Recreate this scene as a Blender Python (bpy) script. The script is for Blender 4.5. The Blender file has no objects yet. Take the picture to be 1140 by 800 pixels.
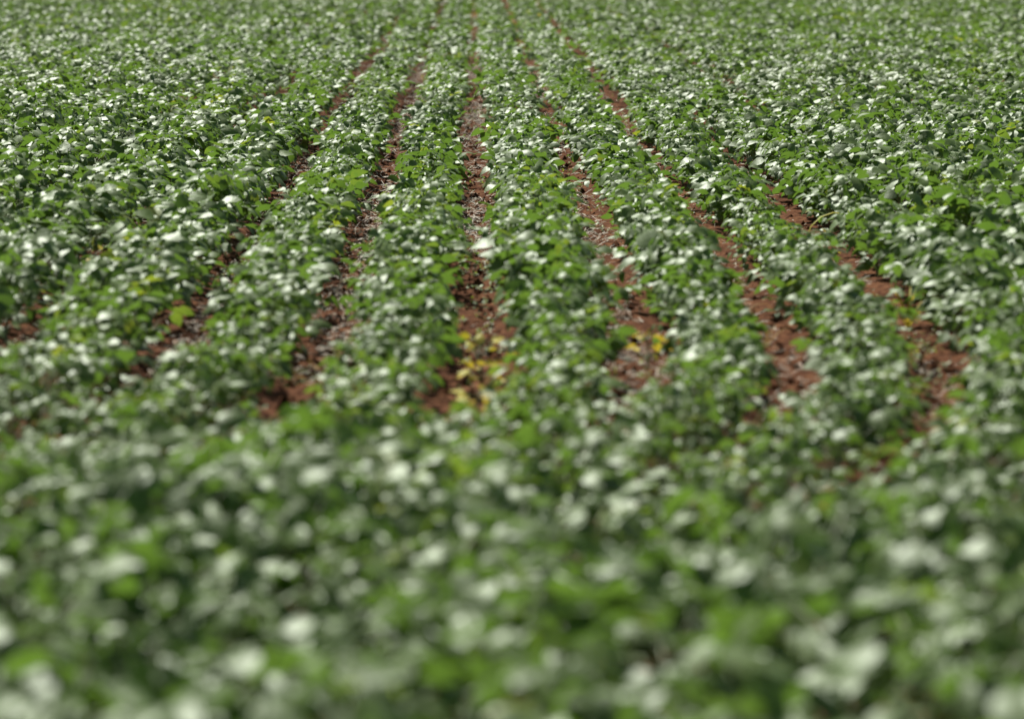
import bpy, math
import numpy as np
from mathutils import Matrix, Vector

rng = np.random.default_rng(7)
S = bpy.context.scene
C = S.collection

# ------------------------------------------------------------------ camera
F_PX, PW, PH = 4750.0, 1140.0, 800.0
CAM_H = 1.5
PITCH = math.atan(486.0 / F_PX)
YAW = math.atan(43.0 / F_PX)
cam_data = bpy.data.cameras.new('camera')
cam_data.sensor_width = 36.0
cam_data.lens = 36.0 * F_PX / PW
cam_data.clip_start = 0.1
cam_data.clip_end = 6000.0
cam_data.dof.use_dof = True
cam_data.dof.focus_distance = 24.0
cam_data.dof.aperture_fstop = 3.5
cam = bpy.data.objects.new('camera', cam_data)
cam.location = (0.0, 0.0, CAM_H)
cam.rotation_euler = (math.pi / 2 - PITCH, 0.0, -YAW)
C.objects.link(cam)
S.camera = cam

# ------------------------------------------------------------------ sky, sun, exposure
SUN_EL, SUN_AZ = math.radians(52.0), math.radians(-25.0)   # azimuth clockwise from +Y (the view direction)
world = bpy.data.worlds.new('World')
S.world = world
world.use_nodes = True
nt = world.node_tree
bg = nt.nodes['Background']
sky = nt.nodes.new('ShaderNodeTexSky')
sky.sky_type = 'NISHITA'
sky.sun_disc = False
sky.sun_elevation = SUN_EL
sky.sun_rotation = SUN_AZ
sky.air_density = 1.0
sky.dust_density = 1.5
nt.links.new(sky.outputs[0], bg.inputs[0])
bg.inputs[1].default_value = 0.055
sun_data = bpy.data.lights.new('sun', 'SUN')
sun_data.energy = 5.0
sun_data.angle = math.radians(0.53)
sun_data.color = (1.0, 0.965, 0.91)
sun = bpy.data.objects.new('sun', sun_data)
sdir = Vector((math.sin(SUN_AZ) * math.cos(SUN_EL), math.cos(SUN_AZ) * math.cos(SUN_EL), math.sin(SUN_EL)))
sun.rotation_euler = (-sdir).to_track_quat('-Z', 'Y').to_euler()
sun.location = sdir * 50.0
C.objects.link(sun)
S.view_settings.view_transform = 'Standard'
S.view_settings.look = 'None'
S.view_settings.exposure = 0.62
S.view_settings.gamma = 1.0
S.render.engine = 'CYCLES'
S.cycles.max_bounces = 8
S.cycles.transmission_bounces = 4

# ------------------------------------------------------------------ helpers
def ray_dir(px, py):
    v = np.array([(px - PW / 2) / F_PX, -(py - PH / 2) / F_PX, -1.0])
    return np.array(cam.rotation_euler.to_matrix()) @ v

def ground_at(px, py, z=0.0):
    d = ray_dir(px, py)
    t = (z - CAM_H) / d[2]
    return np.array([d[0] * t, d[1] * t, z])

ROT_INV = np.array(cam.rotation_euler.to_matrix()).T
def project(P):
    q = (P - np.array([0, 0, CAM_H])) @ ROT_INV.T
    return PW / 2 + F_PX * q[:, 0] / -q[:, 2], PH / 2 - F_PX * q[:, 1] / -q[:, 2], -q[:, 2]

def hash2(i, j, seed):
    h = np.sin(i * 127.1 + j * 311.7 + seed * 74.7) * 43758.5453
    return h - np.floor(h)

def vnoise(x, y, seed=0.0):
    xi, yi = np.floor(x), np.floor(y)
    fx, fy = x - xi, y - yi
    fx, fy = fx * fx * (3 - 2 * fx), fy * fy * (3 - 2 * fy)
    a, b = hash2(xi, yi, seed), hash2(xi + 1, yi, seed)
    c, d = hash2(xi, yi + 1, seed), hash2(xi + 1, yi + 1, seed)
    return (a + (b - a) * fx + (c - a) * fy + (a - b - c + d) * fx * fy) * 2 - 1

def norm(v):
    return v / np.maximum(np.linalg.norm(v, axis=-1, keepdims=True), 1e-9)

def mesh_from(name, verts, tris, mat, tint=None, smooth=True):
    verts = np.asarray(verts, dtype=np.float32)
    tris = np.asarray(tris, dtype=np.int32)
    me = bpy.data.meshes.new(name)
    me.vertices.add(len(verts))
    me.vertices.foreach_set('co', verts.ravel())
    n = len(tris)
    me.loops.add(n * 3)
    me.loops.foreach_set('vertex_index', tris.ravel())
    me.polygons.add(n)
    me.polygons.foreach_set('loop_start', np.arange(0, 3 * n, 3, dtype=np.int32))
    me.update(calc_edges=True)
    me.polygons.foreach_set('use_smooth', np.full(n, smooth, dtype=bool))
    if tint is not None:
        a = me.attributes.new('tint', 'FLOAT', 'POINT')
        a.data.foreach_set('value', np.asarray(tint, dtype=np.float32))
    me.materials.append(mat)
    return me

def put(name, me, parent=None, M=None, **props):
    o = bpy.data.objects.new(name, me)
    C.objects.link(o)
    if parent is not None:
        o.parent = parent
    if M is not None:
        o.matrix_local = M
    for k, v in props.items():
        o[k] = v
    return o

# ------------------------------------------------------------------ materials
def new_mat(name):
    m = bpy.data.materials.new(name)
    m.use_nodes = True
    n = m.node_tree.nodes
    n.clear()
    return m, n, m.node_tree.links

def ramp(n, stops):
    r = n.new('ShaderNodeValToRGB')
    el = r.color_ramp.elements
    while len(el) < len(stops):
        el.new(0.5)
    for e, (p, c) in zip(el, stops):
        e.position = p
        e.color = (*c, 1)
    return r

def leaf_material(name, stops, trans, rough=0.50, spec=0.66, trans_w=0.355, under=0.4, sheen=0.0):
    m, n, l = new_mat(name)
    out = n.new('ShaderNodeOutputMaterial')
    at = n.new('ShaderNodeAttribute'); at.attribute_name = 'tint'
    geo = n.new('ShaderNodeNewGeometry')
    nz = n.new('ShaderNodeTexNoise'); nz.inputs['Scale'].default_value = 45.0; nz.inputs['Detail'].default_value = 3.0
    l.new(geo.outputs['Position'], nz.inputs['Vector'])
    add = n.new('ShaderNodeMath'); add.operation = 'MULTIPLY_ADD'
    l.new(nz.outputs['Fac'], add.inputs[0]); add.inputs[1].default_value = 0.3
    l.new(at.outputs['Fac'], add.inputs[2])
    sub = n.new('ShaderNodeMath'); sub.operation = 'SUBTRACT'; l.new(add.outputs[0], sub.inputs[0]); sub.inputs[1].default_value = 0.15
    top = ramp(n, stops); l.new(sub.outputs[0], top.inputs[0])
    tr = ramp(n, trans); l.new(sub.outputs[0], tr.inputs[0])
    und = n.new('ShaderNodeMix'); und.data_type = 'RGBA'
    und.inputs['Factor'].default_value = under
    l.new(top.outputs[0], und.inputs['A']); und.inputs['B'].default_value = (0.14, 0.20, 0.08, 1)
    side = n.new('ShaderNodeMix'); side.data_type = 'RGBA'
    l.new(geo.outputs['Backfacing'], side.inputs['Factor'])
    l.new(top.outputs[0], side.inputs['A']); l.new(und.outputs['Result'], side.inputs['B'])
    p = n.new('ShaderNodeBsdfPrincipled')
    l.new(side.outputs['Result'], p.inputs['Base Color'])
    p.inputs['Roughness'].default_value = rough
    p.inputs['Specular IOR Level'].default_value = spec
    p.inputs['Specular Tint'].default_value = (0.86, 1.0, 0.80, 1.0)
    p.inputs['Sheen Weight'].default_value = sheen
    p.inputs['Sheen Roughness'].default_value = 0.5
    bump = n.new('ShaderNodeBump'); bump.inputs['Strength'].default_value = 0.35; bump.inputs['Distance'].default_value = 0.006
    l.new(nz.outputs['Fac'], bump.inputs['Height'])
    l.new(bump.outputs[0], p.inputs['Normal'])
    t = n.new('ShaderNodeBsdfTranslucent'); l.new(tr.outputs[0], t.inputs['Color'])
    mx = n.new('ShaderNodeMixShader'); mx.inputs[0].default_value = trans_w
    l.new(p.outputs[0], mx.inputs[1]); l.new(t.outputs[0], mx.inputs[2])
    l.new(mx.outputs[0], out.inputs['Surface'])
    return m

M_LEAF = leaf_material('soy_leaf',
    [(0.0, (0.058, 0.098, 0.010)), (0.55, (0.088, 0.142, 0.014)), (0.85, (0.105, 0.165, 0.035)), (1.0, (0.19, 0.22, 0.035))],
    [(0.0, (0.115, 0.225, 0.024)), (0.6, (0.155, 0.28, 0.034)), (1.0, (0.38, 0.46, 0.03))])
M_YELLOW = leaf_material('yellow_leaf',
    [(0.0, (0.36, 0.36, 0.03)), (0.6, (0.55, 0.46, 0.04)), (1.0, (0.50, 0.30, 0.05))],
    [(0.0, (0.45, 0.42, 0.03)), (1.0, (0.60, 0.45, 0.04))], rough=0.55, spec=0.3, under=0.15)
M_DRY = leaf_material('dry_leaf',
    [(0.0, (0.34, 0.22, 0.10)), (0.6, (0.42, 0.29, 0.13)), (1.0, (0.50, 0.38, 0.20))],
    [(0.0, (0.4, 0.25, 0.08)), (1.0, (0.5, 0.34, 0.12))], rough=0.7, spec=0.2, trans_w=0.2, under=0.0)
M_DARK = leaf_material('dark_weed_leaf',
    [(0.0, (0.022, 0.040, 0.018)), (1.0, (0.040, 0.065, 0.028))],
    [(0.0, (0.03, 0.06, 0.01)), (1.0, (0.05, 0.09, 0.015))], rough=0.5, spec=0.4, trans_w=0.15, under=0.2)

def stem_material(name, c1, c2):
    m, n, l = new_mat(name)
    out = n.new('ShaderNodeOutputMaterial')
    nz = n.new('ShaderNodeTexNoise'); nz.inputs['Scale'].default_value = 60.0
    geo = n.new('ShaderNodeNewGeometry'); l.new(geo.outputs['Position'], nz.inputs['Vector'])
    r = ramp(n, [(0.35, c1), (0.65, c2)]); l.new(nz.outputs['Fac'], r.inputs[0])
    p = n.new('ShaderNodeBsdfPrincipled'); l.new(r.outputs[0], p.inputs['Base Color'])
    p.inputs['Roughness'].default_value = 0.6
    l.new(p.outputs[0], out.inputs['Surface'])
    return m

M_STEM = stem_material('soy_stem', (0.10, 0.14, 0.04), (0.17, 0.20, 0.07))
M_STRAW = stem_material('straw', (0.40, 0.33, 0.22), (0.62, 0.55, 0.42))
M_TWIG = stem_material('grey_twig', (0.20, 0.18, 0.16), (0.32, 0.30, 0.27))

def soil_material():
    m, n, l = new_mat('red_soil')
    out = n.new('ShaderNodeOutputMaterial')
    geo = n.new('ShaderNodeNewGeometry')
    a = n.new('ShaderNodeTexNoise'); a.inputs['Scale'].default_value = 9.0; a.inputs['Detail'].default_value = 6.0
    b = n.new('ShaderNodeTexNoise'); b.inputs['Scale'].default_value = 40.0; b.inputs['Detail'].default_value = 8.0
    l.new(geo.outputs['Position'], a.inputs['Vector']); l.new(geo.outputs['Position'], b.inputs['Vector'])
    mixn = n.new('ShaderNodeMath'); mixn.operation = 'ADD'; l.new(a.outputs['Fac'], mixn.inputs[0]); l.new(b.outputs['Fac'], mixn.inputs[1])
    half = n.new('ShaderNodeMath'); half.operation = 'MULTIPLY'; l.new(mixn.outputs[0], half.inputs[0]); half.inputs[1].default_value = 0.5
    r = ramp(n, [(0.32, (0.022, 0.009, 0.004)), (0.5, (0.080, 0.031, 0.013)), (0.68, (0.19, 0.090, 0.042))])
    l.new(half.outputs[0], r.inputs[0])
    p = n.new('ShaderNodeBsdfPrincipled'); l.new(r.outputs[0], p.inputs['Base Color'])
    p.inputs['Roughness'].default_value = 0.95; p.inputs['Specular IOR Level'].default_value = 0.05
    bump = n.new('ShaderNodeBump'); bump.inputs['Strength'].default_value = 0.7; bump.inputs['Distance'].default_value = 0.02
    l.new(b.outputs['Fac'], bump.inputs['Height']); l.new(bump.outputs[0], p.inputs['Normal'])
    l.new(p.outputs[0], out.inputs['Surface'])
    return m
M_SOIL = soil_material()

# ------------------------------------------------------------------ the rows
ROW = 0.5
def bend(y, r=-1.0):
    """Sideways shift of every row (in rows): the planter curved to the left at the near end."""
    t = np.clip(13.6 + 0.36 * np.clip(np.asarray(r) + 1.0, 0.0, 3.0) - y, 0.0, None)
    return -0.064 * t * t

def row_wobble(r, y):
    w = 0.06 * vnoise(y / 5.5, r * 3.17, 3.0) + 0.05 * vnoise(y / 1.7, r * 5.3, 4.0)
    w = w + np.where(r == 0, 0.06, 0.0) * np.clip((26 - y) / 8, 0, 1) + np.where(r == 1, 0.10, 0.0) * np.clip((26 - y) / 8, 0, 1)
    w = w + np.where(r == 2, 0.05, 0.0)
    return w

def row_x(r, y):
    return ROW * (r + 0.5 + 0.02 + bend(y, r) + row_wobble(r, y))

def view_half(y):
    return 0.122 * y + 0.7

# ------------------------------------------------------------------ ground
def build_ground():
    xs = np.concatenate([[-2500, -400, -80, -30], np.arange(-16, -3.2, 0.4), np.arange(-3.2, 3.4, 0.045), np.arange(3.4, 16.1, 0.4), [30, 80, 400, 2500]])
    ys = np.concatenate([[-2500, -300, -40, -5, 2], np.arange(4, 10, 0.2), np.arange(10, 36, 0.055), np.arange(36, 110, 0.5), [150, 300, 900, 3500]])
    X, Y = np.meshgrid(xs, ys)
    Z = 0.010 * vnoise(X * 3, Y * 3, 1) + 0.013 * vnoise(X * 8, Y * 6, 2) + 0.013 * vnoise(X * 19, Y * 15, 5)
    ph = (X / ROW - bend(Y) - 0.02)
    Z = Z - 0.012 * np.cos(2 * np.pi * ph)
    Z = np.where((np.abs(X) > 20) | (Y > 120) | (Y < 0), 0.0, Z)
    V = np.stack([X, Y, Z], -1).reshape(-1, 3)
    nx, ny = len(xs), len(ys)
    i = (np.arange(ny - 1)[:, None] * nx + np.arange(nx - 1)[None]).ravel()
    T = np.concatenate([np.stack([i, i + 1, i + nx + 1], -1), np.stack([i, i + nx + 1, i + nx], -1)])
    return put('ground', mesh_from('ground', V, T, M_SOIL), kind='structure')
build_ground()

# ------------------------------------------------------------------ leaf shapes
def leaflet_shape(rows, across3, width, fold, droop, wave, seed):
    """An ovate leaflet along +X of length 1: base and tip vertices, ROWS cross rows between."""
    r = np.random.default_rng(seed)
    V = [(0, 0, 0)]
    ts = np.linspace(0, 1, rows + 2)[1:-1]
    for t in ts:
        w = width * 0.5 * (math.sin(math.pi * t ** 0.72) ** 0.75) * (1 + r.normal(0, 0.04))
        z = -droop * t * t + 0.06 * math.sin(math.pi * t)
        e = [wave * r.normal() for _ in range(2)]
        puff = 0.14 * w
        if across3:
            V += [(t, w, z - puff * 0.9 + fold * w + e[0]), (t, 0, z), (t, -w, z - puff * 0.9 + fold * w + e[1])]
        else:
            V += [(t, w, z - puff * 0.9 + fold * w + e[0]), (t, w * 0.5, z - 0.01), (t, 0, z - 0.012), (t, -w * 0.5, z - 0.01), (t, -w, z - puff * 0.9 + fold * w + e[1])]
    V.append((1, 0, -droop + 0.0))
    k = 3 if across3 else 5
    T = []
    for j in range(k - 1):
        T.append((0, 1 + j + 1, 1 + j))
        for i in range(rows - 1):
            a = 1 + i * k + j
            b = a + k
            T += [(a, a + 1, b + 1), (a, b + 1, b)]
        a = 1 + (rows - 1) * k + j
        T.append((a, a + 1, len(V) - 1))
    V = np.array(V, float)
    T = np.array(T)
    # wind faces upwards
    v0, v1, v2 = V[T[:, 0]], V[T[:, 1]], V[T[:, 2]]
    flip = np.cross(v1 - v0, v2 - v0)[:, 2] < 0
    T[flip] = T[flip][:, ::-1]
    return V, T

NVAR = 12
PARAM = [(rng.uniform(0.54, 0.78), rng.uniform(-0.22, 0.30), rng.uniform(0.02, 0.32), rng.uniform(0.01, 0.04), 100 + i) for i in range(NVAR)]
HI = [leaflet_shape(5, False, *p) for p in PARAM]
MID = [leaflet_shape(3, True, *p) for p in PARAM]
def far_shape(p):
    w = p[0] * 0.5
    V = np.array([(0, 0, 0), (0.42, w, -0.25 * w), (0.45, 0, 0.06 - p[2] * 0.2), (0.42, -w, -0.25 * w), (1, 0, -p[2])])
    return V, np.array([(0, 2, 1), (0, 3, 2), (1, 2, 4), (2, 3, 4)])
FAR = [far_shape(p) for p in PARAM]
FARTHER = [(np.array([(0, 0, 0), (0.45, p[0] * 0.5, 0.02), (0.45, -p[0] * 0.5, 0.02), (1, 0, -p[2])]), np.array([(0, 2, 1), (1, 2, 3)])) for p in PARAM]

# ------------------------------------------------------------------ plants: where they stand
def scatter_plants():
    P = []
    for r in range(-36, 44):
        y = np.arange(4.6, 89.0, 0.088)
        y = y + rng.uniform(-0.035, 0.035, len(y))
        gap = vnoise(y / 0.7, np.full_like(y, r * 1.91), 9.0) > np.where(y > 11.5, 0.86, 9.0)      # a few misses in the row
        y = y[~gap]
        x = row_x(np.full_like(y, r), y) + rng.normal(0, 0.032 if -5 < r < 4 else 0.06, len(y))
        xc = math.tan(YAW) * y
        ok = np.abs(x - xc) < view_half(y)
        P.append(np.stack([x[ok], y[ok], np.full(ok.sum(), r)], -1))
    return np.concatenate(P)
PL = scatter_plants()
NP = len(PL)
vig = 1.0 + 0.09 * vnoise(PL[:, 1] / 1.3, PL[:, 2] * 2.3, 11) + 0.06 * np.clip((PL[:, 1] - 20) / 25, 0, 1) + 0.08 * vnoise(PL[:, 0] / 3, PL[:, 1] / 9, 12)
SC = np.clip(vig + rng.normal(0, 0.075, NP), 0.66, 1.35)
SC = SC * (1.0 + 0.20 * np.clip((10.1 - 1.1 * (PL[:, 2] > 1) - PL[:, 1]) / 1.4, 0, 1) - 0.21 * np.clip((16 - PL[:, 1]) / 2.5, 0, 1) * (PL[:, 1] > 9.9 - 0.9 * (PL[:, 2] > 1)))
SC = SC * np.where((PL[:, 2] < -4) | (PL[:, 2] > 3), 1.06, 0.965)
WF = 1.21 + 0.16 * ((PL[:, 2] == 0) | (PL[:, 2] == 1)) * (PL[:, 1] < 12.1) - 0.12 * ((PL[:, 2] == 0) | (PL[:, 2] == 1)) * (PL[:, 1] > 12.1) * (PL[:, 1] < 16.5) + 0.10 * (PL[:, 1] < 21) + 0.28 * (PL[:, 1] < 9.9 - 0.9 * (PL[:, 2] > 1)) + 0.14 * np.clip((19 - PL[:, 1]) / 3, 0, 1) + 0.12 * np.clip((PL[:, 1] - 24) / 8, 0, 1) - 0.10 * ((PL[:, 2] == 1) | (PL[:, 2] == 2)) * (PL[:, 1] < 24) + 0.12 * (PL[:, 2] == 2) * (PL[:, 1] > 27) + 0.05 * ((PL[:, 2] == 0) | (PL[:, 2] == 1)) - 0.0 * ((PL[:, 2] == -1) | (PL[:, 2] == -2)) + 0.08 * (PL[:, 2] < 0) * (PL[:, 1] < 16) + np.where((PL[:, 2] < -3) | (PL[:, 2] > 3), 0.26, 0.0) + np.where((PL[:, 2] == -3) & (PL[:, 1] > 19), 0.12, 0.0) + 0.10 * vnoise(PL[:, 1] / 1.1, PL[:, 2] * 3.7, 17)
R_, Y_ = PL[:, 2], PL[:, 1]
SC = SC * np.where((R_ == 2) & (Y_ > 12) & (Y_ < 25), 0.86, 1.0) * np.where((R_ == 2) & (Y_ > 17.2) & (Y_ < 20.2), 0.82, 1.0) * np.where((R_ == 3) & (Y_ > 18.6) & (Y_ < 20.0), 0.66, 1.0) * np.where((R_ == 1) & (Y_ > 14) & (Y_ < 32), 0.92, 1.0)
SC = SC * np.where(((R_ == -1) | (R_ == -2)) & (Y_ > 13) & (Y_ < 45), 0.88, 1.0)
YAWP = np.where(rng.random(NP) < 0.5, 0.0, math.pi) + rng.normal(0, 0.75, NP)
# a slow sway of the canopy that turns whole plants the same way
SWX = 0.34 * vnoise(PL[:, 0] / 0.34, PL[:, 1] / 0.55, 21) + 0.12 * vnoise(PL[:, 0] / 2, PL[:, 1] / 2, 22)
SWY = -0.10 + 0.40 * vnoise(PL[:, 0] / 0.30, PL[:, 1] / 0.6, 23) + 0.15 * vnoise(PL[:, 0] / 2.5, PL[:, 1] / 3, 24)
PT = 0.38 + 0.13 * vnoise(PL[:, 0] / 0.6, PL[:, 1] / 1.0, 31) + 0.09 * vnoise(PL[:, 0] / 2.5, PL[:, 1] / 9, 33)

NL = 11
def grow(idx, leaves):
    """Nodes, petioles and the frames of the three leaflets of the given leaf numbers of plants IDX."""
    n, m = len(idx), len(leaves)
    f = (np.asarray(leaves) / (NL - 1.0))[None, :]                        # 0 low .. 1 top
    s = SC[idx][:, None]
    lean = rng.normal(0, 0.018, (n, 2))
    h = (0.030 + 0.150 * f) * s
    node = np.stack([lean[:, :1] * f, lean[:, 1:] * f, h * np.ones((n, m))], -1) + np.concatenate([PL[idx][:, :2], np.zeros((n, 1))], -1)[:, None]
    az = YAWP[idx][:, None] + np.asarray(leaves)[None] * math.pi + rng.normal(0, 0.55, (n, m))
    el = np.radians(34 + 26 * f + rng.normal(0, 9, (n, m)))
    ln = (0.104 + 0.040 * np.sin(math.pi * np.clip(f, 0, 1) ** 0.9) - 0.022 * f) * s * WF[idx][:, None] * rng.uniform(0.8, 1.2, (n, m))
    d = np.stack([np.cos(az) * np.cos(el), np.sin(az) * np.cos(el), np.sin(el)], -1)
    end = node + d * ln[..., None]
    out = np.stack([np.cos(az), np.sin(az), 0 * az], -1)
    sw = np.stack([SWX[idx], SWY[idx], 0 * SWX[idx]], -1)[:, None] * (0.4 + 0.6 * f)[..., None]
    N0 = norm(np.array([0, 0, 1.0]) + out * rng.normal(0.24, 0.26, (n, m, 1)) + sw + rng.normal(0, 0.36, (n, m, 3)) * np.array([1, 1, 0.5]))
    size = (0.064 + 0.014 * np.sin(math.pi * f) - 0.010 * f) * np.minimum(s, 1.05) * np.clip(rng.normal(1, 0.16, (n, m)), 0.6, 1.4) * rng.uniform(0.82, 1.18, (n, m))
    size = np.where(f > 0.93, size * rng.uniform(0.5, 0.9, (n, m)), size)
    mats, pos, var = [], [], []
    for k, a in enumerate((0.0, 1.25, -1.25)):
        aa = az + a + rng.normal(0, 0.16, (n, m))
        dd = np.stack([np.cos(aa), np.sin(aa), -0.05 + 0 * aa], -1)
        N = norm(N0 + rng.normal(0, 0.26, (n, m, 3)) * np.array([1, 1, 0.5]) * (1.0 + 0.7 * (PL[idx][:, 1] > 48))[:, None, None] + dd * rng.normal(0.18, 0.22, (n, m, 1)))
        X = norm(dd - N * (dd * N).sum(-1, keepdims=True))
        Yv = np.cross(N, X)
        L = size * (1.0 if k == 0 else 0.92) * rng.uniform(0.92, 1.08, (n, m))
        mats.append(np.stack([X, Yv, N], -1) * L[..., None, None])
        pos.append(end + (d * 0.016 if k == 0 else d * 0.003))
        var.append(rng.integers(0, NVAR, (n, m)))
    tint = np.clip(PT[idx][:, None] + 0.16 * (f - 0.4) + rng.normal(0, 0.13, (n, m)), 0.0, 0.90)
    tint = np.where(rng.random((n, m)) < 0.006, 0.98, tint)
    return node, end, np.stack(mats, 2), np.stack(pos, 2), np.stack(var, 2), tint

def leaf_geometry(shapes, mats, pos, var, tint):
    mats, pos, var = mats.reshape(-1, 3, 3), pos.reshape(-1, 3), var.ravel()
    tint = np.repeat(tint.ravel(), 3)
    VV, TT, AA, off = [], [], [], 0
    for v, (sv, st) in enumerate(shapes):
        sel = np.nonzero(var == v)[0]
        if not len(sel):
            continue
        W = np.einsum('nij,kj->nki', mats[sel], sv) + pos[sel][:, None]
        VV.append(W.reshape(-1, 3))
        TT.append((st[None] + (off + np.arange(len(sel)) * len(sv))[:, None, None]).reshape(-1, 3))
        AA.append(np.repeat(tint[sel], len(sv)))
        off += len(sel) * len(sv)
    return np.concatenate(VV), np.concatenate(TT), np.concatenate(AA)

PRISM_T = np.array([(0, 1, 4), (0, 4, 3), (1, 2, 5), (1, 5, 4), (2, 0, 3), (2, 3, 5)])
def prism_geometry(A, B, ra, rb):
    A, B = A.reshape(-1, 3), B.reshape(-1, 3)
    D = norm(B - A)
    ref = np.where(np.abs(D[:, 2:]) > 0.9, np.array([[1.0, 0, 0]]), np.array([[0, 0, 1.0]]))
    U = norm(np.cross(D, ref)); W = np.cross(D, U)
    ring = [U * math.cos(a) + W * math.sin(a) for a in (0, 2.094, 4.189)]
    V = np.stack([A + q * ra for q in ring] + [B + q * rb for q in ring], 1)
    T = PRISM_T[None] + (np.arange(len(A)) * 6)[:, None, None]
    return V.reshape(-1, 3), T.reshape(-1, 3)

# which plants are individuals: the 300 in view that are nearest
tops = np.stack([PL[:, 0], PL[:, 1], 0.17 * SC], -1)
px, py, dep = project(tops)
inview = (px > 4) & (px < PW - 4) & (py > 4) & (py < PH + 12)
order = np.argsort(np.where(inview, dep, 1e9))
single = np.zeros(NP, bool)
single[order[:300]] = True
rest_mid = np.nonzero(~single & (PL[:, 1] <= 29.5))[0]
rest_far = np.nonzero(~single & (PL[:, 1] > 29.5) & (PL[:, 1] <= 48))[0]
rest_farther = np.nonzero(~single & (PL[:, 1] > 48))[0]

# ------------------------------------------------------------------ the mass of the crop (past the 300 nearest)
def build_mass():
    node, end, mats, pos, var, tint = grow(rest_mid, list(range(NL)))
    V1, T1, A1 = leaf_geometry(MID, mats, pos, var, tint)
    node2, end2, mats, pos, var, tint = grow(rest_far, [3, 5, 6, 7, 8, 9, 10])
    V2, T2, A2 = leaf_geometry(FAR, mats, pos, var, tint)
    node3, end3, mats, pos, var, tint = grow(rest_farther, [3, 5, 7, 8, 9, 10])
    V3, T3, A3 = leaf_geometry(FARTHER, mats, pos, var, tint)
    V = np.concatenate([V1, V2, V3]); T = np.concatenate([T1, T2 + len(V1), T3 + len(V1) + len(V2)]); A = np.concatenate([A1, A2, A3])
    top = put('soybean_crop', mesh_from('soybean_crop', V, T, M_LEAF, A), kind='stuff', category='crop',
              label='green soybean crop in long rows running away from the blurred near edge')
    base = PL[rest_mid].copy(); base[:, 2] = -0.02
    Va, Ta = prism_geometry(base, node[:, -1], 0.0034, 0.0018)
    Vb, Tb = prism_geometry(node, end, 0.0016, 0.0012)
    put('stems', mesh_from('stems', np.concatenate([Va, Vb]), np.concatenate([Ta, Tb + len(Va)]), M_STEM), top, kind='stuff')
build_mass()

# ------------------------------------------------------------------ the 300 individual plants
LEAF_ME = []
TINTS = (0.12, 0.34, 0.50, 0.70, 0.93)
for v, (sv, st) in enumerate(HI):
    LEAF_ME.append([mesh_from('leaflet', sv, st, M_LEAF, np.full(len(sv), t)) for t in TINTS])
PET_LEN = (0.06, 0.08, 0.10, 0.12, 0.14)
def tube_mesh(name, pts, radii, mat, sides=6):
    pts = np.asarray(pts, float)
    V, T = [], []
    for i, p in enumerate(pts):
        d = pts[min(i + 1, len(pts) - 1)] - pts[max(i - 1, 0)]
        d = d / np.linalg.norm(d)
        ref = np.array([1.0, 0, 0]) if abs(d[0]) < 0.8 else np.array([0, 1.0, 0])
        u = np.cross(d, ref); u /= np.linalg.norm(u); w = np.cross(d, u)
        for k in range(sides):
            a = 2 * math.pi * k / sides
            V.append(p + radii[i] * (u * math.cos(a) + w * math.sin(a)))
    for i in range(len(pts) - 1):
        for k in range(sides):
            a, b = i * sides + k, i * sides + (k + 1) % sides
            T += [(a, b, b + sides), (a, b + sides, a + sides)]
    n = (len(pts) - 1) * sides
    for k in range(1, sides - 1):
        T += [(0, k + 1, k), (n, n + k, n + k + 1)]
    return mesh_from(name, V, T, mat)
PET_ME = [tube_mesh('petiole', [(0, 0, 0), (0, 0.004, L * 0.5), (0, 0, L)], [0.0017, 0.0014, 0.0013], M_STEM, 5) for L in PET_LEN]
STEM_ME = [tube_mesh('stem', [(0, 0, -0.03), (r1, r2, 0.05), (-r2, r1, 0.12), (0, 0, 0.18)], [0.0036, 0.0032, 0.0026, 0.0016], M_STEM) for r1, r2 in ((0.004, 0.002), (-0.003, 0.004), (0.002, -0.004), (-0.004, -0.003))]

COLS = ['at far left', 'left', 'left of centre', 'right of centre', 'right', 'at far right']
BANDS = [(775, 'on the bottom edge'), (725, 'just above the bottom edge'), (670, 'a sixth up'), (620, 'a fifth up'), (570, 'a quarter up'),
         (535, 'under a third up'), (500, 'a third up'), (470, 'two fifths up'), (440, 'under halfway up'), (-999, 'almost halfway up')]
ORD = 'leftmost second third fourth fifth sixth seventh eighth ninth tenth eleventh twelfth thirteenth fourteenth fifteenth sixteenth'.split()
def plant_labels(idx):
    cells = {}
    for i in idx:
        key = (next(t for lim, t in BANDS if py[i] > lim), COLS[int(np.clip(px[i] // (PW / 6), 0, 5))])
        cells.setdefault(key, []).append(i)
    lab = {}
    for (band, col), mem in cells.items():
        for n, i in enumerate(sorted(mem, key=lambda q: px[q])):
            lab[i] = f"{ORD[n] if n else 'leftmost'}{' from left' if n else ''} of the blurred soybean plants {band}, {col}"
    print('largest label cell', max(len(m) for m in cells.values()))
    return lab
GROUP = 'soybean plants in the blurred near part of the rows'

def frame_from_z(A, B):
    z = Vector(B - A); L = z.length; z = z / L
    x = z.orthogonal().normalized()
    y = z.cross(x)
    return Matrix(((x[0], y[0], z[0], A[0]), (x[1], y[1], z[1], A[1]), (x[2], y[2], z[2], A[2]), (0, 0, 0, 1))), L

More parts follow.
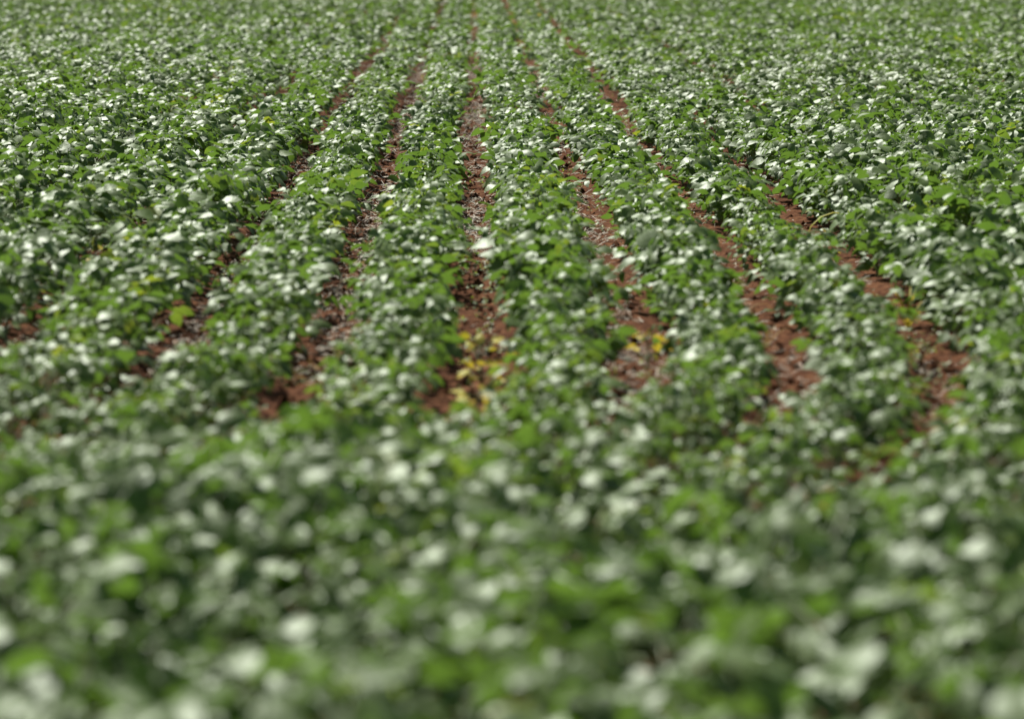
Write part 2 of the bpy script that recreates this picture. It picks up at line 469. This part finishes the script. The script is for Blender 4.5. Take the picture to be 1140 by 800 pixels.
def build_singles():
    idx = np.nonzero(single)[0]
    labels = plant_labels(idx)
    node, end, mats, pos, var, tint = grow(idx, list(range(NL)))
    for a, i in enumerate(idx):
        root = bpy.data.objects.new('soybean_plant', None)
        root.empty_display_size = 0.05
        root.location = (PL[i, 0], PL[i, 1], 0.0)
        C.objects.link(root)
        root['label'] = labels[i]; root['category'] = 'soybean plant'; root['group'] = GROUP
        R = Vector((PL[i, 0], PL[i, 1], 0.0))
        topn = node[a, -1] - np.array([R[0], R[1], 0])
        M, L = frame_from_z(np.zeros(3), topn)
        put('stem', STEM_ME[i % 4], root, M @ Matrix.Scale(L / 0.18, 4))
        for j in range(NL):
            A, B = node[a, j], end[a, j]
            M, L = frame_from_z(A, B)
            q = int(np.argmin([abs(L / p - 1) for p in PET_LEN]))
            M = M @ Matrix.Scale(L / PET_LEN[q], 4)
            ML = Matrix.Translation(-R) @ M
            leaf = put('leaf', PET_ME[q], root, ML)
            inv = M.inverted()
            tq = int(np.argmin([abs(tint[a, j] - t) for t in TINTS]))
            for k in range(3):
                m, p = mats[a, j, k], pos[a, j, k]
                MW = Matrix(((m[0, 0], m[0, 1], m[0, 2], p[0]), (m[1, 0], m[1, 1], m[1, 2], p[1]), (m[2, 0], m[2, 1], m[2, 2], p[2]), (0, 0, 0, 1)))
                put('leaflet', LEAF_ME[var[a, j, k]][tq], leaf, inv @ MW)
build_singles()

# ------------------------------------------------------------------ soil clods, straw and seedlings in the furrows
def furrow_points(n, ymin, ymax, spread, kmin=-6, kmax=7, power=1.0):
    y = ymin + (ymax - ymin) * rng.random(n) ** power
    k = rng.integers(kmin, kmax + 1, n)
    x = 0.5 * (row_x(k - 1, y) + row_x(k, y)) + rng.normal(0, spread, n)
    return x, y, k

def build_clods():
    n = 14000
    x, y, k = furrow_points(n, 9.5, 40, 0.08, -4, 5, power=1.3)
    oct_v = np.array([(1, 0, 0), (0, 1, 0), (-1, 0, 0), (0, -1, 0), (0, 0, 0.8), (0, 0, -0.6)], float)
    oct_t = np.array([(0, 1, 4), (1, 2, 4), (2, 3, 4), (3, 0, 4), (1, 0, 5), (2, 1, 5), (3, 2, 5), (0, 3, 5)])
    size = np.clip(rng.lognormal(math.log(0.011), 0.55, n), 0.004, 0.036)
    V = oct_v[None] * size[:, None, None] * rng.uniform(0.6, 1.3, (n, 6, 3))
    a = rng.uniform(0, 2 * math.pi, n); ca, sa = np.cos(a)[:, None], np.sin(a)[:, None]
    V = np.stack([V[..., 0] * ca - V[..., 1] * sa, V[..., 0] * sa + V[..., 1] * ca, V[..., 2]], -1)
    V += np.stack([x, y, np.full(n, -0.004)], -1)[:, None]
    T = oct_t[None] + (np.arange(n) * 6)[:, None, None]
    put('soil_clods', mesh_from('soil_clods', V.reshape(-1, 3), T.reshape(-1, 3), M_SOIL, smooth=False), kind='stuff',
        category='soil', label='loose red clods of earth strewn along the bare furrows')
build_clods()

def strips(x, y, z, length, width, az, el, bow):
    """Thin bent straws: two-segment ribbons with a ridge, so they have depth."""
    n = len(x)
    d = np.stack([np.cos(az) * np.cos(el), np.sin(az) * np.cos(el), np.sin(el)], -1)
    s = np.stack([-np.sin(az), np.cos(az), 0 * az], -1)
    up = np.cross(d, s)
    P = np.stack([x, y, z], -1)
    A, B = P - d * (length / 2)[:, None], P + d * (length / 2)[:, None]
    Mid = P + np.array([0, 0, 1.0]) * (bow * length)[:, None]
    rows = []
    for Q, w in ((A, 0.8), (Mid, 1.0), (B, 0.6)):
        rows += [Q + s * (width * w)[:, None], Q + up * (width * w * 0.9)[:, None], Q - s * (width * w)[:, None]]
    V = np.stack(rows, 1)
    T = []
    for r in (0, 3):
        for j in range(3):
            a, b = r + j, r + (j + 1) % 3
            T += [(a, b, b + 3), (a, b + 3, a + 3)]
    T = np.array(T)[None] + (np.arange(n) * 9)[:, None, None]
    return V.reshape(-1, 3), T.reshape(-1, 3)

def build_straw():
    n = 26000
    x, y, k = furrow_points(n, 9.5, 45, 0.085, -3, 5, power=1.1)
    dens = vnoise(x / 0.6, y / 2.2, 41) + rng.normal(0, 0.3, n)
    extra = np.where((np.abs(k) < 2) & (y > 18) & (y < 27), 0.5, 0.0)
    ok = dens + extra > 0.08
    x, y = x[ok], y[ok]; n = len(x)
    V, T = strips(x, y, rng.uniform(0.004, 0.022, n), rng.uniform(0.018, 0.065, n), rng.uniform(0.0016, 0.0036, n),
                  rng.uniform(0, 2 * math.pi, n), rng.normal(0.0, 0.35, n), rng.normal(0.03, 0.06, n))
    put('straw_litter', mesh_from('straw_litter', V, T, M_STRAW), kind='stuff', category='straw',
        label='scattered pale straw bits lying on the red soil between rows')
build_straw()

def build_seedlings():
    n = 9000
    x, y, k = furrow_points(n, 11, 45, 0.085, power=1.1)
    dens = vnoise(x / 0.5, y / 1.4, 51) + rng.normal(0, 0.15, n) + np.where((np.abs(k) < 3) & (y > 17) & (y < 26), 0.3, 0)
    ok = dens > 0.35
    x, y = x[ok], y[ok]; n = len(x)
    h = rng.uniform(0.008, 0.04, n)
    mats, pos, var, tint = [], [], [], []
    a0 = rng.uniform(0, 6.28, n)
    for j in range(4):
        az = a0 + j * 1.57 + rng.normal(0, 0.3, n)
        el = rng.normal(0.35, 0.3, n)
        X = np.stack([np.cos(az) * np.cos(el), np.sin(az) * np.cos(el), np.sin(el)], -1)
        Yv = np.stack([-np.sin(az), np.cos(az), 0 * az], -1)
        N = np.cross(X, Yv)
        mats.append(np.stack([X, Yv, N], -1) * rng.uniform(0.010, 0.026, n)[:, None, None])
        pos.append(np.stack([x, y, h * (0.5 + 0.5 * (j % 2))], -1))
        var.append(rng.integers(0, NVAR, n)); tint.append(np.clip(rng.normal(0.75, 0.2, n), 0, 1))
    mats, pos, var, tint = np.concatenate(mats), np.concatenate(pos), np.concatenate(var), np.concatenate(tint)
    VV, TT, AA, off = [], [], [], 0
    for v, (sv, st) in enumerate(FAR):
        sel = np.nonzero(var == v)[0]
        W = np.einsum('nij,kj->nki', mats[sel], sv) + pos[sel][:, None]
        VV.append(W.reshape(-1, 3)); TT.append((st[None] + (off + np.arange(len(sel)) * len(sv))[:, None, None]).reshape(-1, 3))
        AA.append(np.repeat(tint[sel], len(sv))); off += len(sel) * len(sv)
    put('weed_seedlings', mesh_from('weed_seedlings', np.concatenate(VV), np.concatenate(TT), M_LEAF, np.concatenate(AA)), kind='stuff',
        category='weeds', label='tiny light green weed seedlings sprouting in the furrows')
build_seedlings()

# ------------------------------------------------------------------ single weeds, straws and fallen leaves
def blade_mesh(name, length, width, az, el0, curl, mat, tint, segs=9):
    """A channelled grass blade that rises at EL0 and curls over."""
    V, T = [], []
    p = np.zeros(3); el = el0
    for i in range(segs + 1):
        t = i / segs
        d = np.array([math.cos(az) * math.cos(el), math.sin(az) * math.cos(el), math.sin(el)])
        s = np.array([-math.sin(az), math.cos(az), 0.0])
        up = np.cross(d, s)
        w = width * (0.55 + 0.9 * t) * (1 - t) ** 0.55 if t < 1 else 0.0004
        w = max(w, 0.0004)
        V += [p + s * w + up * w * 0.35, p - up * 0.0006, p - s * w + up * w * 0.35]
        p = p + d * length / segs
        el -= curl / segs
    for i in range(segs):
        for j in range(2):
            a = i * 3 + j
            T += [(a, a + 3, a + 4), (a, a + 4, a + 1)]
    return mesh_from(name, V, T, mat, np.full(len(V), tint))

def furrow_x(k, y):
    return float(0.5 * (row_x(np.array([k - 1]), np.array([y])) + row_x(np.array([k]), np.array([y])))[0])

def stand_at(at):
    P = ground_at(*at[:2])
    if len(at) > 2:                       # (pixel, pixel, furrow): stands in that furrow
        P[0] = furrow_x(at[2], P[1]) + (at[3] if len(at) > 3 else 0.0)
    return P

def root_at(name, P, label, cat, group=None):
    o = bpy.data.objects.new(name, None)
    o.empty_display_size = 0.05
    o.location = P
    C.objects.link(o)
    o['label'] = label; o['category'] = cat
    if group: o['group'] = group
    return o

def grass_weed(name, at, label, blades, mat, z=0.0, cat='weed'):
    P = stand_at(at); P[2] = z - 0.006
    o = root_at(name, P, label, cat)
    for (length, width, az, el, curl, tint) in blades:
        put('blade', blade_mesh('blade', length, width, math.radians(az), math.radians(el), math.radians(curl), mat, tint), o)
    return o

def leafy_weed(name, at, label, mat, height, n, size, seed, spread=0.05, narrow=1.0, el=(0.2, 0.35), cat='weed', base=0.0):
    r = np.random.default_rng(seed)
    P = stand_at(at)
    o = root_at(name, P, label, cat)
    put('stem', tube_mesh('stem', [(0, 0, base - 0.02), (0.003, 0.002, height * 0.5), (0, 0, height)], [0.003, 0.0026, 0.0014], M_STEM), o)
    for j in range(n):
        f = (j + 1) / n
        az = j * 2.4 + r.normal(0, 0.3)
        A = np.array([0, 0, base + (height - base) * (0.25 + 0.75 * f)])
        d = np.array([math.cos(az), math.sin(az), r.normal(0.4, 0.2)]) * spread * r.uniform(0.6, 1.2) * (1.15 - 0.5 * f)
        B = A + d
        M, L = frame_from_z(A, B)
        leaf = put('leaf', tube_mesh('leaf', [(0, 0, 0), (0, 0.001, L * 0.5), (0, 0, L)], [0.0014, 0.0012, 0.001], M_STEM, 5), o, M)
        e = r.normal(*el)
        X = np.array([math.cos(az) * math.cos(e), math.sin(az) * math.cos(e), math.sin(e)])
        Y = np.array([-math.sin(az), math.cos(az), 0.0]); N = np.cross(X, Y)
        a = r.normal(0, 0.5)
        Y, N = Y * math.cos(a) + N * math.sin(a), N * math.cos(a) - Y * math.sin(a)
        sz = size * r.uniform(0.75, 1.2)
        MW = Matrix(((X[0] * sz, Y[0] * sz * narrow, N[0] * sz, B[0]), (X[1] * sz, Y[1] * sz * narrow, N[1] * sz, B[1]), (X[2] * sz, Y[2] * sz * narrow, N[2] * sz, B[2]), (0, 0, 0, 1)))
        sv, st = HI[int(r.integers(0, NVAR))]
        put('blade', mesh_from('blade', sv, st, mat, np.full(len(sv), float(np.clip(r.normal(0.5, 0.25), 0, 1)))), leaf, M.inverted() @ MW)
    return o

grass_weed('grass_weed', (884, 279, 3, -0.01), 'yellow-green grass weed with one tall arching blade in the right-hand furrow',
           [(0.56, 0.011, 15, 89, 215, 0.15), (0.24, 0.006, 200, 72, 60, 0.7), (0.10, 0.005, -20, 50, 80, 0.2), (0.09, 0.004, 100, 60, 70, 0.9)], M_YELLOW)
leafy_weed('broadleaf_weed', (914, 291, 3, 0.03), 'small yellow-green leafy weed just beside the arching grass weed', M_YELLOW, 0.13, 8, 0.05, 3, 0.03, 0.6)
leafy_weed('yellowed_weed', (527, 418, 0), 'bright yellow leafy weed filling the central furrow', M_YELLOW, 0.11, 11, 0.05, 4, 0.065)
leafy_weed('yellowed_weed', (524, 438, 0), 'lower yellow weed right in front of the bright yellow central-furrow weed', M_YELLOW, 0.09, 11, 0.05, 5, 0.04)
leafy_weed('yellowed_weed', (505, 482, 0, 0.02), 'yellow-green weed at the near end of the central furrow', M_YELLOW, 0.12, 12, 0.05, 6, 0.045)
leafy_weed('yellowed_weed', (706, 412, 1, 0.03), 'yellow leafy weed in the furrow right of the central one', M_YELLOW, 0.12, 10, 0.055, 7, 0.055)
grass_weed('grass_tuft', (985, 366, 3, 0.07), 'orange-yellow spiky grass tuft deep in the furrow at far right',
           [(0.21, 0.006, a, 62 + 5 * (i % 4), 50, 0.3 + 0.15 * (i % 4)) for i, a in enumerate(range(0, 360, 40))], M_YELLOW)
grass_weed('dry_tuft', (824, 352, 2), 'dry brownish grass tuft with a low arch in the second furrow right of centre',
           [(0.17, 0.005, 20, 70, 150, 0.5), (0.11, 0.004, 170, 60, 120, 0.3), (0.08, 0.003, 90, 70, 60, 0.8), (0.09, 0.003, 250, 60, 90, 0.1), (0.07, 0.003, 310, 55, 60, 0.6)], M_DRY)
grass_weed('dry_tuft', (848, 384, 2), 'small spiky dry tuft just nearer than the low arching tuft',
           [(0.11, 0.004, a, 58 + 6 * (i % 3), 40, 0.2 + 0.2 * (i % 4)) for i, a in enumerate(range(10, 360, 50))], M_DRY)
leafy_weed('yellowed_weed', (603, 45), 'slim yellow weed standing alone in the far rows near the top', M_YELLOW, 0.30, 8, 0.06, 8, 0.03)
leafy_weed('yellowed_weed', (528, 28, 0), 'small yellow weed at the far end of the central furrow', M_YELLOW, 0.16, 7, 0.05, 9, 0.05)
leafy_weed('yellowed_weed', (524, 76, 0), 'orange-yellow weed low in the distant central furrow', M_DRY, 0.10, 8, 0.055, 10, 0.05)
leafy_weed('yellowed_weed', (568, 34, 1), 'yellow weed at the far end of the furrow right of centre', M_YELLOW, 0.14, 7, 0.05, 11, 0.05)
leafy_weed('yellowed_weed', (571, 56, 1), 'tiny yellow-green weed in the distant furrow right of centre', M_YELLOW, 0.10, 5, 0.04, 12, 0.04)
grass_weed('grass_weed', (467, 88, -1), 'thin pale yellow grass weed in the distant furrow left of centre',
           [(0.20, 0.005, 20, 80, 120, 0.3), (0.16, 0.004, 160, 75, 90, 0.5), (0.12, 0.004, 270, 65, 90, 0.2)], M_YELLOW)
leafy_weed('dark_weed', (80, 160), 'dark narrow-leaved weed poking above the pale canopy at upper left', M_DARK, 0.36, 8, 0.17, 13, 0.03, 0.32, (0.55, 0.35), base=0.0)
leafy_weed('yellowed_weed', (104, 334, -3), 'tiny yellow weed glimpsed in a gap of the leftmost visible furrow', M_YELLOW, 0.19, 7, 0.035, 14, 0.03)
leafy_weed('dry_weed', (1050, 508, 3, 0.05), 'pale dry weed at the near end of the far-right furrow', M_DRY, 0.08, 8, 0.05, 15, 0.05)
leafy_weed('dry_weed', (352, 446, -1), 'straw-pale withered weed at the near end of the furrow left of centre', M_DRY, 0.09, 7, 0.05, 16, 0.04)

def straw_piece(name, a, b, label, r, mat, cat='straw', lift=0.014, bow=0.01):
    A, B = ground_at(*a), ground_at(*b)
    A[2] = B[2] = lift
    D = B - A
    pts = [D * t + np.array([0, 0, bow * math.sin(math.pi * t)]) for t in np.linspace(0, 1, 6)]
    o = put(name, tube_mesh(name, pts, [r, r, r * 0.95, r * 0.9, r * 0.85, r * 0.7], mat, 7), label=label, category=cat)
    o.location = A
straw_piece('straw_stalk', (629, 219), (646, 222), 'pale straw stalk lying across the furrow right of centre', 0.006, M_STRAW)
straw_piece('straw_stalk', (793, 326), (806, 340), 'pale straw stalk along the edge of the second furrow right of centre', 0.005, M_STRAW)
straw_piece('straw_stalk', (521, 263), (541, 261), 'thin dark twig lying across the central furrow', 0.004, M_TWIG, 'twig')
print('plants', NP, 'mid', len(rest_mid), 'far', len(rest_far), 'tris', sum(len(o.data.polygons) for o in C.objects if o.type == 'MESH' and o.get('kind')))
